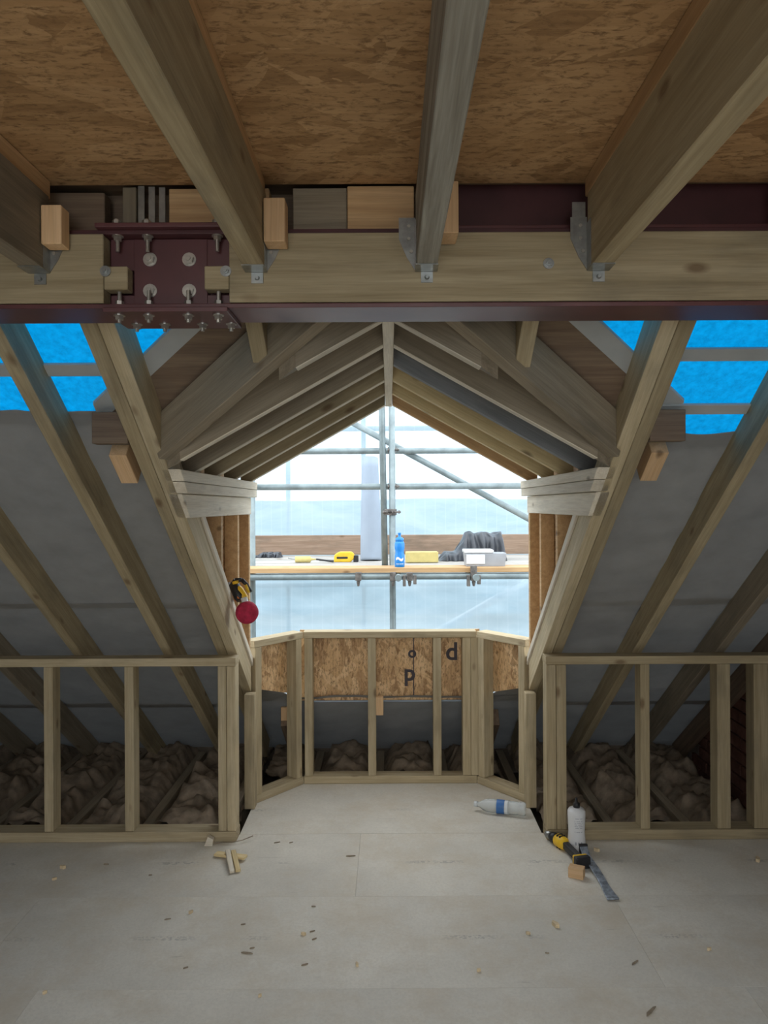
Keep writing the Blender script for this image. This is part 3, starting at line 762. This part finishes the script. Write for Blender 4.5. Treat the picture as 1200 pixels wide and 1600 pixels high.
YD0, YD1, ZD = 5.42, 6.85, H - .458
sc = empty('scaffold', (0, 5.6, ZD - .04), 'tube and board scaffold lift outside the dormer opening', 'scaffold')
def deckb(y0, y1, z=ZD, x0=-3.4, x1=3.4, mat=W_PALE):
    return bar('deck_board', x0, x1, y0, y1, z - .038, z, mat, sc, .004)
yy = YD0; k = 0
while yy < YD1 - .1:
    deckb(yy, yy + .222, ZD - (.004 if k % 2 else 0), -3.4 + .1 * k, 3.4, W_DECK if k else W_WARM)
    yy += .222 + (.056 if k == 0 else .012); k += 1
bar('toe_board', -3.4, 3.4, YD1, YD1 + .038, ZD + .002, ZD + .185, W_TOE, sc, .003)
TR = .0242
def tube(A, B, name='tube', r=TR, mat=None):
    return MB().tube(A, B, r, 16).build(name, mat or TUBE, sc, True)
YS = YD0 + .222 + .028
xs2 = at(613, 800, YS).x
t0 = at(596.5, 640, YS); t1 = at(601.5, 884, YS)
tube((xs2, YS, -6.3), (xs2, YS, 4.6), 'standard')
tube(t1 + (t0 - t1) * 2.2, t1, 'standard')
tube((-3.4, YS + .10, at(600, 703, YS).z), (3.4, YS + .10, at(600, 703, YS).z), 'guard_rail')
tube((-3.4, YS + .06, at(600, 760, YS).z), (3.4, YS + .06, at(600, 760, YS).z), 'guard_rail')
a = at(480, 622, YS + .14); b = at(900, 851, YS + .14); tube(a, b, 'brace')
tube((-3.4, YD0 + .02, ZD - .066), (3.4, YD0 + .02, ZD - .066), 'ledger')
p = at(396, 800, YS); tube((p.x - .01, YS, -6.3), (p.x - .01, YS, 4.6), 'standard')
p = at(990, 800, YS); tube((p.x, YS, -6.3), (p.x, YS, 4.6), 'standard')
for px in (560, 622, 742):
    p = at(px, 900, YD0); tube((p.x, YD0 - .10, ZD - .068), (p.x, YD1 + .1, ZD - .068), 'transom') if px != 560 else None
def coupler(c, wid=.07):
    c = Vector(c); mb = MB()
    mb.lathe([(.031, -.024), (.034, -.018), (.034, .018), (.031, .024)], 14, Matrix.Translation(c))
    mb.lathe([(.007, 0), (.007, wid + .02)], 8, frame(c + Vector((-wid / 2, -.036, 0)), (1, 0, 0)))
    mb.prism([(x * .013, y * .013) for x, y in hexp], 0, .012, frame(c + Vector((wid / 2 + .0, -.036, 0)), (1, 0, 0)))
    mb.prism([(x * .013, y * .013) for x, y in hexp], 0, .012, frame(c + Vector((-wid / 2, -.036, 0)), (1, 0, 0)))
    return mb.build('coupler', IRON, sc)
p = at(606, 800, YS); coupler((p.x - .005, YS, p.z)); coupler((xs2, YS, p.z), .09)
coupler((xs2, YS + .03, at(600, 703, YS).z)); coupler((xs2, YS + .03, at(600, 760, YS).z))
for px, k in ((560, 1), (614, 2), (640, 3), (740, 4)):
    p = at(px, 905, YD0 - .03); M = Matrix.Translation((p.x, YD0 - .04, p.z)); mb = MB()
    mb.box(-.022, .022, -.02, .03, -.01, .05 if k != 4 else .10, M); mb.lathe([(.012, 0), (.014, .02), (.008, .05)], 10, M @ Matrix.Rotation(math.pi, 4, 'X'))
    if k in (3, 4): mb.box(-.05, -.028, -.02, .03, -.05, .03, M); mb.box(.026, .05, -.02, .02, -.035, .03, M)
    mb.build('coupler', IRON, sc, bev=.003)

# sheeting
def sheet():
    x0, x1, z0, z1, Y = -2.4, 2.4, -3.0, 2.8, 7.05; nx, nz = 120, 110; vs = []; fs = []
    for j in range(nz + 1):
        for i in range(nx + 1):
            x = x0 + (x1 - x0) * i / nx; z = z0 + (z1 - z0) * j / nz
            y = Y + .05 * noise.fractal(Vector((x * .8, z * 1.8, 3)), 1, 2, 4) + .03 * noise.noise(Vector((x * .6, z * 5, 8)))
            if z > ZD: y = max(y, Y - .05)
            vs.append((x, y, z))
    for j in range(nz):
        for i in range(nx):
            a = j * (nx + 1) + i; fs.append((a, a + 1, a + nx + 2, a + nx + 1))
    return MB().add(vs, fs).build('scaffold_sheeting', SHEET, smooth=True)
tag(sheet(), 'translucent white sheeting hung behind the scaffold boards', 'sheeting')
ss = empty('outer_scaffold_tubes', (0, 7.4, 0), 'blurred outer scaffold tubes behind the sheeting', 'scaffold')
for px in (448, 566):
    p = at(px, 800, 7.35); MB().tube((p.x, 7.35, -6.4), (p.x + .02, 7.35, 4.5), .024).build('tube', TUBE, ss, True)
a = at(670, 995, 7.3); b = at(850, 893, 7.3); MB().tube(a, b, .035).build('tube', WHITEP, ss, True)
for py in (672, 915):
    p = at(600, py, 7.3); MB().tube((-4, 7.3, p.z), (4, 7.3, p.z + .03), .026).build('tube', WHITEP if py == 822 else TUBE, ss, True)

# ================================================================ things on the scaffold deck
def deckp(px, py): 
    p = at(px, py, 1.0); t = (ZD - H) / (p.z - H); return Vector((p.x * t, t, ZD))
# rolled membrane
b0 = deckp(581, 870); b0.y = 6.15; b0.x = at(580, 870, 6.15).x
b1 = at(579, 716, 6.3)
r = empty('membrane_roll', b0, 'pale blue-grey roll of membrane standing on the scaffold boards', 'roll')
d = Vector((b1.x - b0.x - .005, b1.y - b0.y, b1.z - b0.z)); L = d.length; M = frame(b0, d)
prof = [(.088, 0), (.090, .02), (.086, L * .3), (.080, L * .6), (.072, L * .9), (.070, L)]
MB().lathe(prof, 32, M).build('roll_body', ROLLM, r, True)
mb = MB(); 
for k in range(3): mb.lathe([(.064 - .016 * k, L), (.064 - .016 * k, L + .004 + .003 * k), (.058 - .016 * k, L + .004 + .003 * k)], 24, M)
mb.build('rolled_end', GREYP, r, True)
# blue sports bottle
p = deckp(625, 884); p.y = 5.49; p.x = at(624.5, 884, 5.49).x
e = empty('drinks_bottle', p, 'blue plastic sports bottle on the scaffold board beside the tube', 'bottle'); M = Matrix.Translation(p)
bb = MB().lathe([(.034, 0), (.037, .006), (.037, .085), (.032, .105), (.032, .12), (.037, .14), (.037, .175), (.030, .192)], 28, M).build('bottle_body', BLUEP, e, True)
MB().lathe([(.031, .192), (.031, .212), (.02, .220), (.010, .224), (.010, .246), (.012, .248), (.011, .256)], 24, M).build('bottle_cap', BLUEP, e, True)
mb = MB(); 
for k in range(14):
    a0 = -math.pi / 2 - .8 + 1.6 * k / 14; a1 = a0 + 1.6 / 14; rr = .0375
    zc = .060 + .007 * math.sin(k * .5)
    mb.add([(rr * math.cos(a0), rr * math.sin(a0), zc - .008), (rr * math.cos(a1), rr * math.sin(a1), zc - .008), (rr * math.cos(a1), rr * math.sin(a1), zc + .010), (rr * math.cos(a0), rr * math.sin(a0), zc + .010)], [(0, 1, 2, 3)], M)
    zc2 = .022
    if k % 3: mb.add([(rr * math.cos(a0), rr * math.sin(a0), zc2), (rr * math.cos(a1), rr * math.sin(a1), zc2), (rr * math.cos(a1), rr * math.sin(a1), zc2 + .006), (rr * math.cos(a0), rr * math.sin(a0), zc2 + .006)], [(0, 1, 2, 3)], M)
mb.build('printed_band', WHITEP, bb)['kind'] = 'stuff'
# ochre block
p = at(659, 872, 5.95)
o = MB().box(-.13, .13, -.05, .05, 0, .085).build('insulation_block', BOXC, None, bev=.006); 
o.matrix_basis = WM[o] = Matrix.Translation((p.x, 5.95, ZD)) @ Matrix.Rotation(.05, 4, 'Z'); tag(o, 'ochre yellow block on the boards right of the blue bottle', 'block')
# plastic tub
p = at(757, 885, 5.56)
e = empty('plastic_tub', (p.x, 5.56, ZD), 'grey plastic tub with a pale lid on the front scaffold board', 'tub'); M = Matrix.Translation((p.x, 5.56, ZD))
mb = MB(); mb.add([(-.145, -.07, 0), (.145, -.07, 0), (.145, .07, 0), (-.145, .07, 0), (-.155, -.075, .10), (.155, -.075, .10), (.155, .075, .10), (-.155, .075, .10)],
  [(0, 3, 2, 1), (0, 1, 5, 4), (1, 2, 6, 5), (2, 3, 7, 6), (3, 0, 4, 7), (4, 5, 6, 7)], M); mb.build('tub_body', GREYP, e, bev=.004)
MB().box(-.16, .06, -.08, .08, .101, .125, M).build('lid', LIDP, e, bev=.006)
MB().box(-.145, -.005, -.0775, -.0745, .02, .09, M).build('panel', LIDP, e, bev=.001)
# black polythene heap
def heap(cx, cy, w, d, h, name, mat, label, seed, cat='sheet'):
    n, m = 60, 24; vs = []; fs = []
    for j in range(m + 1):
        for i in range(n + 1):
            u = i / n; v = j / m; x = (u - .5) * w; y = (v - .5) * d
            env = min(1, 9 * u) * min(1, 14 * (1 - u)) * math.sin(math.pi * min(1, max(0, v))) ** .3
            env = max(0, env)
            fold = .72 + .28 * math.sin(u * 30 + 2 * noise.noise(Vector((u * 4, v * 2, seed))))
            asym = .32 + .68 * min(1, max(0, (u - .26) * 7))
            vs.append((cx + x + .02 * noise.noise(Vector((u * 6, v * 6, seed))), cy + y + .022 * math.sin(u * 46 + v * 3), ZD + .003 + h * env * asym * (.9 + .1 * fold) * (1 + .07 * noise.noise(Vector((u * 9, v * 5, seed + 1))))))
    for j in range(m):
        for i in range(n):
            a = j * (n + 1) + i; fs.append((a, a + 1, a + n + 2, a + n + 1))
    fs.append(tuple([i for i in range(n + 1)][::-1] ))
    o = MB().add(vs, fs[:-1]).build(name, mat, smooth=True); return tag(o, label, cat)
p = at(737, 866, 6.15); heap(p.x, 6.15, .56, .30, .235, 'polythene_heap', DARKF, 'crumpled black polythene heaped on the boards behind the tub', 3)
p = at(415, 868, 6.6); heap(p.x, 6.6, .30, .18, .045, 'polythene_heap', DARKF, 'flat dark sheet on the boards at the far left of the opening', 6)
# yellow power tool
p = at(538, 873, 6.0)
e = empty('power_tool', (p.x, 6.0, ZD), 'yellow and black power tool lying on the boards left of the roll', 'power tool'); M = Matrix.Translation((p.x, 6.0, ZD))
MB().prism([(-.085, .0), (.05, 0), (.085, .03), (.085, .06), (.06, .085), (-.04, .085), (-.08, .06)], -.03, .03, M @ Matrix.Rotation(math.pi / 2, 4, 'X')).build('tool_body', YEL, e, bev=.01)
MB().box(-.06, .03, -.034, .034, .028, .045, M).build('grip', BLACK, e, bev=.004)
MB().box(.075, .115, -.03, .03, .0, .055, M).build('battery', BLACK, e, bev=.005)
# pale sealant gun
p = at(475, 873, 5.95)
e = empty('sealant_gun', (p.x, 5.95, ZD), 'pale yellow sealant cartridge gun lying on the boards', 'sealant gun'); M = Matrix.Translation((p.x, 5.95, ZD + .027))
MB().lathe([(.025, -.07), (.026, -.06), (.026, .05), (.010, .06), (.004, .10)], 18, M @ Matrix.Rotation(math.pi / 2, 4, 'Y')).build('cartridge', BOXC, e, True)
MB().tube(M @ Vector((-.07, 0, 0)), M @ Vector((-.13, .02, .01)), .005).build('plunger', GALV, e)
mb = MB(); mb.tube(M @ Vector((.10, 0, -.0)), M @ Vector((.24, -.02, -.018)), .007); mb.tube(M @ Vector((.12, .04, -.01)), M @ Vector((.27, .05, -.02)), .006); mb.build('handle', BLACK, e)

# ================================================================ red-padded cordless tool on the left trimmer
c = at(386, 957, 3.52); 
e = empty('cordless_tool', (c.x - .05, 3.55, zb(3.55)), 'yellow and black cordless tool with a round crimson pad hung on the left trimmer', 'power tool')
MB().lathe([(.012, -.034), (.038, -.032), (.052, -.018), (.055, 0), (.052, .018), (.038, .032), (.012, .034)], 28,
           frame(c, (.15, -.97, -.15)) ).build('round_pad', RED, e, True)
q = at(371, 925, 3.56)
MB().lathe([(.020, -.05), (.026, -.045), (.028, .03), (.021, .045)], 20, frame(q, (.35, -.25, -.6))).build('motor_body', BLACK, e, True)
q2 = at(379, 930, 3.55)
MB().lathe([(.016, -.045), (.020, -.03), (.020, .02), (.014, .035)], 18, frame(q2, (.45, -.2, -.65))).build('gear_housing', YEL, e, True)
pts = [at(362, 914, 3.57), at(368, 906, 3.56), at(378, 906, 3.555), at(386, 914, 3.55), at(391, 925, 3.54)]
mb = MB(); 
for a_, b_ in zip(pts, pts[1:]): mb.tube(a_, b_, .010, 12)
mb.build('handle', BLACK, e, True)
MB().tube(at(364, 911, 3.55), at(373, 909, 3.545), .008, 10).build('yellow_trim', YEL, e, True)
MB().tube(at(384, 914, 3.54), at(389, 926, 3.53), .007, 10).build('yellow_trim', YEL, e, True)
mb = MB(); mb.tube(at(381, 934, 3.53), at(386, 950, 3.52), .016, 14); mb.build('spindle_guard', WHITEP, e, True)
mb = MB(); mb.tube(at(356, 912, 3.60), at(366, 928, 3.57), .012, 10); mb.build('battery', GREYP, e, True)
mb = MB(); mb.tube(at(369, 937, 3.55), at(374, 932, 3.53), .011, 10); mb.build('orange_switch', plain('orange_plastic', (.7, .2, .03)), e, True)

# ================================================================ things on the floor
# white squeeze bottle
p = onfloor(901, 1328)
e = empty('glue_bottle', p, 'tall white plastic bottle with a black nozzle standing by the right stud wall', 'bottle'); M = Matrix.Translation(p)
gb = MB().lathe([(.036, 0), (.041, .005), (.0415, .05), (.038, .09), (.0395, .13), (.0415, .17), (.0415, .186), (.036, .196), (.017, .204)], 32, M).build('bottle_body', WHITEP, e, True)
MB().lathe([(.016, .204), (.016, .222), (.008, .227), (.004, .248)], 18, M).build('nozzle', BLACK, e, True)
mb = MB(); LW = plain('faint_grey_print', (.36, .38, .42), .6)
for k, zz in enumerate((.162, .150, .142, .134, .126, .118, .100)):
    for q in range(9):
        if (q * 7 + k * 3) % 5 == 0: continue
        a0 = -math.pi / 2 - .45 + q * .1; a1 = a0 + .08; rr = .0418
        mb.add([(rr * math.cos(a0), rr * math.sin(a0), zz), (rr * math.cos(a1), rr * math.sin(a1), zz), (rr * math.cos(a1), rr * math.sin(a1), zz + .003), (rr * math.cos(a0), rr * math.sin(a0), zz + .003)], [(0, 1, 2, 3)], M)
for q in range(3):
    a0 = -math.pi / 2 - .40 + q * .32; a1 = a0 + .15; rr = .0424
    mb.add([(rr * math.cos(a0), rr * math.sin(a0), .040), (rr * math.cos(a1), rr * math.sin(a1), .040), (rr * math.cos(a1), rr * math.sin(a1), .054), (rr * math.cos(a0), rr * math.sin(a0), .054)], [(0, 1, 2, 3)], M)
mb.build('label_print', LW, gb)['kind'] = 'stuff'

# clear bottle lying down
a = onfloor(742, 1257, .033); b = onfloor(822, 1262, .033); a = Vector((a.x, a.y, .036)); d = (b - a); M = frame(a, (d.x, d.y - .03, 0))
e = empty('water_bottle', (a.x + .12, a.y, 0), 'clear crumpled plastic bottle with a blue label lying in the bay', 'bottle')
prof = [(.030, .0), (.034, .008), (.034, .03), (.031, .036), (.034, .045), (.034, .07), (.032, .075), (.035, .085), (.035, .15), (.032, .158), (.035, .17), (.033, .20), (.026, .225), (.014, .245), (.013, .26)]
MB().lathe([(r_, .27 - z_) for r_, z_ in prof][::-1], 26, M).build('bottle_body', CLEAR, e, True)
MB().lathe([(.0145, -.004), (.0145, .012)], 16, M).build('cap', LIDP, e, True)
BL = plain('blue_label', (.05, .16, .42), .4); 
MB().lathe([(.0355, .118), (.0357, .119), (.0357, .158), (.0355, .159)], 26, M).build('label_band', BL, e, True)
MB().lathe([(.0355, .160), (.0357, .161), (.0357, .176), (.0355, .177)], 26, M).build('label_edge', LIDP, e, True)

# yellow multi-tool / impact driver lying on floor
a = onfloor(855, 1312); b = onfloor(910, 1345)
a.z = b.z = .03; d = (b - a).normalized(); M = frame(a, d); L = (b - a).length
e = empty('cordless_driver', (a.x, a.y, 0), 'yellow and black cordless driver lying on the floor left of the pry bar', 'power tool')
MB().lathe([(.010, -.01), (.017, 0), (.019, .025), (.014, .03)], 16, M).build('chuck', GALV, e, True)
MB().lathe([(.020, .03), (.025, .045), (.026, .06), (.022, .066)], 18, M).build('collar', BLACK, e, True)
MB().lathe([(.022, .066), (.029, .075), (.030, .11), (.027, .135), (.018, .142)], 22, M).build('motor_body', YEL, e, True)
mb = MB(); mb.box(-.017, .017, -.0315, .0315, .085, .092, M); mb.box(-.017, .017, -.0315, .0315, .103, .110, M); mb.build('vent_stripes', BLACK, e)
side = Vector((d.y, -d.x, 0)); h0 = a + d * .12; 
h1 = onfloor(905, 1352); h1.z = .03
M2 = frame(h0, h1 - h0, (0, 0, 1)); Lh = (h1 - h0).length
MB().box(-.016, .016, -.017, .017, .0, Lh, M2).build('grip', BLACK, e, bev=.007)
MB().box(-.034, .034, -.028, .022, Lh, Lh + .012, M2).build('yellow_foot', YEL, e, bev=.004)
MB().box(-.036, .036, -.029, .024, Lh + .013, Lh + .045, M2).build('battery', BLACK, e, bev=.006)
# wooden block beside it
p = onfloor(901, 1370); o = MB().box(-.033, .033, -.022, .022, 0, .045).build('wood_block', W_END, None, bev=.002)
o.matrix_basis = WM[o] = Matrix.Translation((p.x, p.y - .0, 0)) @ Matrix.Rotation(-.45, 4, 'Z'); tag(o, 'small cut wooden block in front of the yellow driver', 'block')
# pry bar
a = onfloor(912, 1336); b = onfloor(958, 1408)
e = empty('pry_bar', (a.x, a.y, 0), 'flat dark steel pry bar lying diagonally on the floor at right', 'pry bar')
PB = plain('scuffed_tool_steel', (.36, .41, .48), .35, .5, 40, .5)
d = (b - a); L = d.length; M = frame(a, d, (0, 0, 1)); n = 22; vs = []; fs = []
for k in range(n + 1):
    t = k / n; z = t * L; w = .018 + .008 * max(0, (t - .75) / .25); h = .008 + .030 * max(0, (.12 - t) / .12) ** 1 + .016 * math.sin(min(1, t * 1.2) * math.pi) * .6
    th = .004
    vs += [(-w, h - th, z), (w, h - th, z), (w, h + th, z), (-w, h + th, z)]
    if k: 
        q = 4 * (k - 1); 
        for i in range(4): fs.append((q + i, q + (i + 1) % 4, q + 4 + (i + 1) % 4, q + 4 + i))
fs += [(3, 2, 1, 0), tuple(4 * n + i for i in range(4))]
pb = MB().add(vs, fs, M).build('bar', PB, e, bev=.002)
MB().prism([(-.026, 0), (-.006, 0), (0, .02), (.006, 0), (.026, 0), (.022, .035), (-.022, .035)], .003, .009, M @ Matrix.Translation((0, 0, L - .01)) @ Matrix.Rotation(math.pi / 2, 4, 'X') @ Matrix.Scale(-1, 4, (0, 1, 0))).build('claw', PB, pb)
MB().box(-.020, .020, .004, .05, -.012, .002, M).build('bent_heel', BLACK, e, bev=.004)

# timber offcuts by the left wall
a = onfloor(337, 1337); b = onfloor(384, 1345)
e = empty('folded_offcut', onfloor(360, 1345), 'pale T-shaped timber offcuts lying on the floor by the left wall', 'offcut')
beam('crossing_strip', a + Vector((0, 0, .010)), b + Vector((0, 0, .016)), .035, .012, W_YELL, (0, 0, 1), e)
a = onfloor(357, 1338); b = onfloor(364, 1366)
beam('grooved_strip', a + Vector((-.004, 0, .026)), b + Vector((-.004, 0, .010)), .022, .014, W_WHITE, (0, 0, 1), e)
beam('grooved_strip', a + Vector((.022, .004, .024)), b + Vector((.022, .008, .010)), .022, .012, W_YELL, (0, 0, 1), e)
# wedge with wire
e = empty('wooden_wedge', onfloor(327, 1320), 'small pale wedge with a thin curled strand by the corner stud', 'offcut')
p = onfloor(327, 1320); MB().prism([(-.022, 0), (.018, 0), (.022, .03), (-.004, .045)], -.014, .014, Matrix.Translation(p) @ Matrix.Rotation(math.pi / 2, 4, 'X')).build('wedge', W_WHITE, e, bev=.001)
pts = [onfloor(x, y, z) for x, y, z in ((333, 1319, .003), (348, 1316, .01), (362, 1316, .012), (378, 1313, .015), (395, 1306, .02))]
mb = MB()
for q1, q2 in zip(pts, pts[1:]): mb.tube(q1, q2, .0022, 8)
mb.build('strand', CHIPD, e)
# chips
chips = [(98, 1357, .03, 0), (166, 1351, .025, 1), (85, 1375, .02, 0), (235, 1368, .015, 1), (548, 1338, .045, 1), (433, 1317, .03, 1), (455, 1317, .02, 1),
         (298, 1427, .022, 0), (386, 1490, .045, 1), (394, 1482, .018, 1), (380, 1445, .018, 1), (488, 1456, .022, 1), (474, 1461, .02, 0), (491, 1468, .02, 1),
         (476, 1508, .025, 1), (558, 1509, .02, 0), (868, 1447, .038, 0), (855, 1490, .015, 1), (825, 1460, .018, 0), (992, 1505, .04, 1), (1017, 1581, .065, 1),
         (932, 1330, .03, 0), (1184, 1345, .04, 0), (262, 1437, .025, 1), (490, 1417, .018, 1), (290, 1513, .018, 1), (748, 1518, .015, 0), (1108, 1485, .018, 0), (70, 1553, .015, 0), (406, 1558, .012, 0)]
lbl = {548: 'long splinter lying in front of the dormer', 386: 'largest dark splinter left of the centre of the floor', 868: 'pale triangular chip in front of the pry bar tip',
       1017: 'long thin splinter at the lower right of the floor', 992: 'thin splinter on the floor below the pry bar', 298: 'small pale lump left of centre on the floor',
       1184: 'pale sliver at the right edge of the floor', 932: 'pale chip leaning behind the pry bar'}
for k, (px, py, L, dk) in enumerate(chips):
    p = onfloor(px, py); w = L * (.16 if dk else .5); hh = .004 if dk else .010 if L < .03 else .014
    ang = random.uniform(-.2, .9) if dk else random.uniform(0, 3)
    mb = MB().prism([(-L / 2, -w * .2), (-L * .1, -w / 2), (L / 2, -w * .1), (L * .35, w * .4), (-L * .3, w / 2)], 0, hh)
    o = mb.build('wood_chip', CHIPD if dk else CHIP); o.matrix_basis = WM[o] = Matrix.Translation((p.x, p.y, .0005)) @ Matrix.Rotation(ang, 4, 'Z')
    if px in lbl: tag(o, lbl[px], 'wood chip', 'wood chips on the floor')
    elif dk: tag(o, 'tiny dark splinter scattered on the floor boards', 'wood chip', 'tiny dark splinters on the floor')
    else: tag(o, 'tiny pale crumb of wood scattered on the floor boards', 'wood chip', 'tiny pale crumbs on the floor')
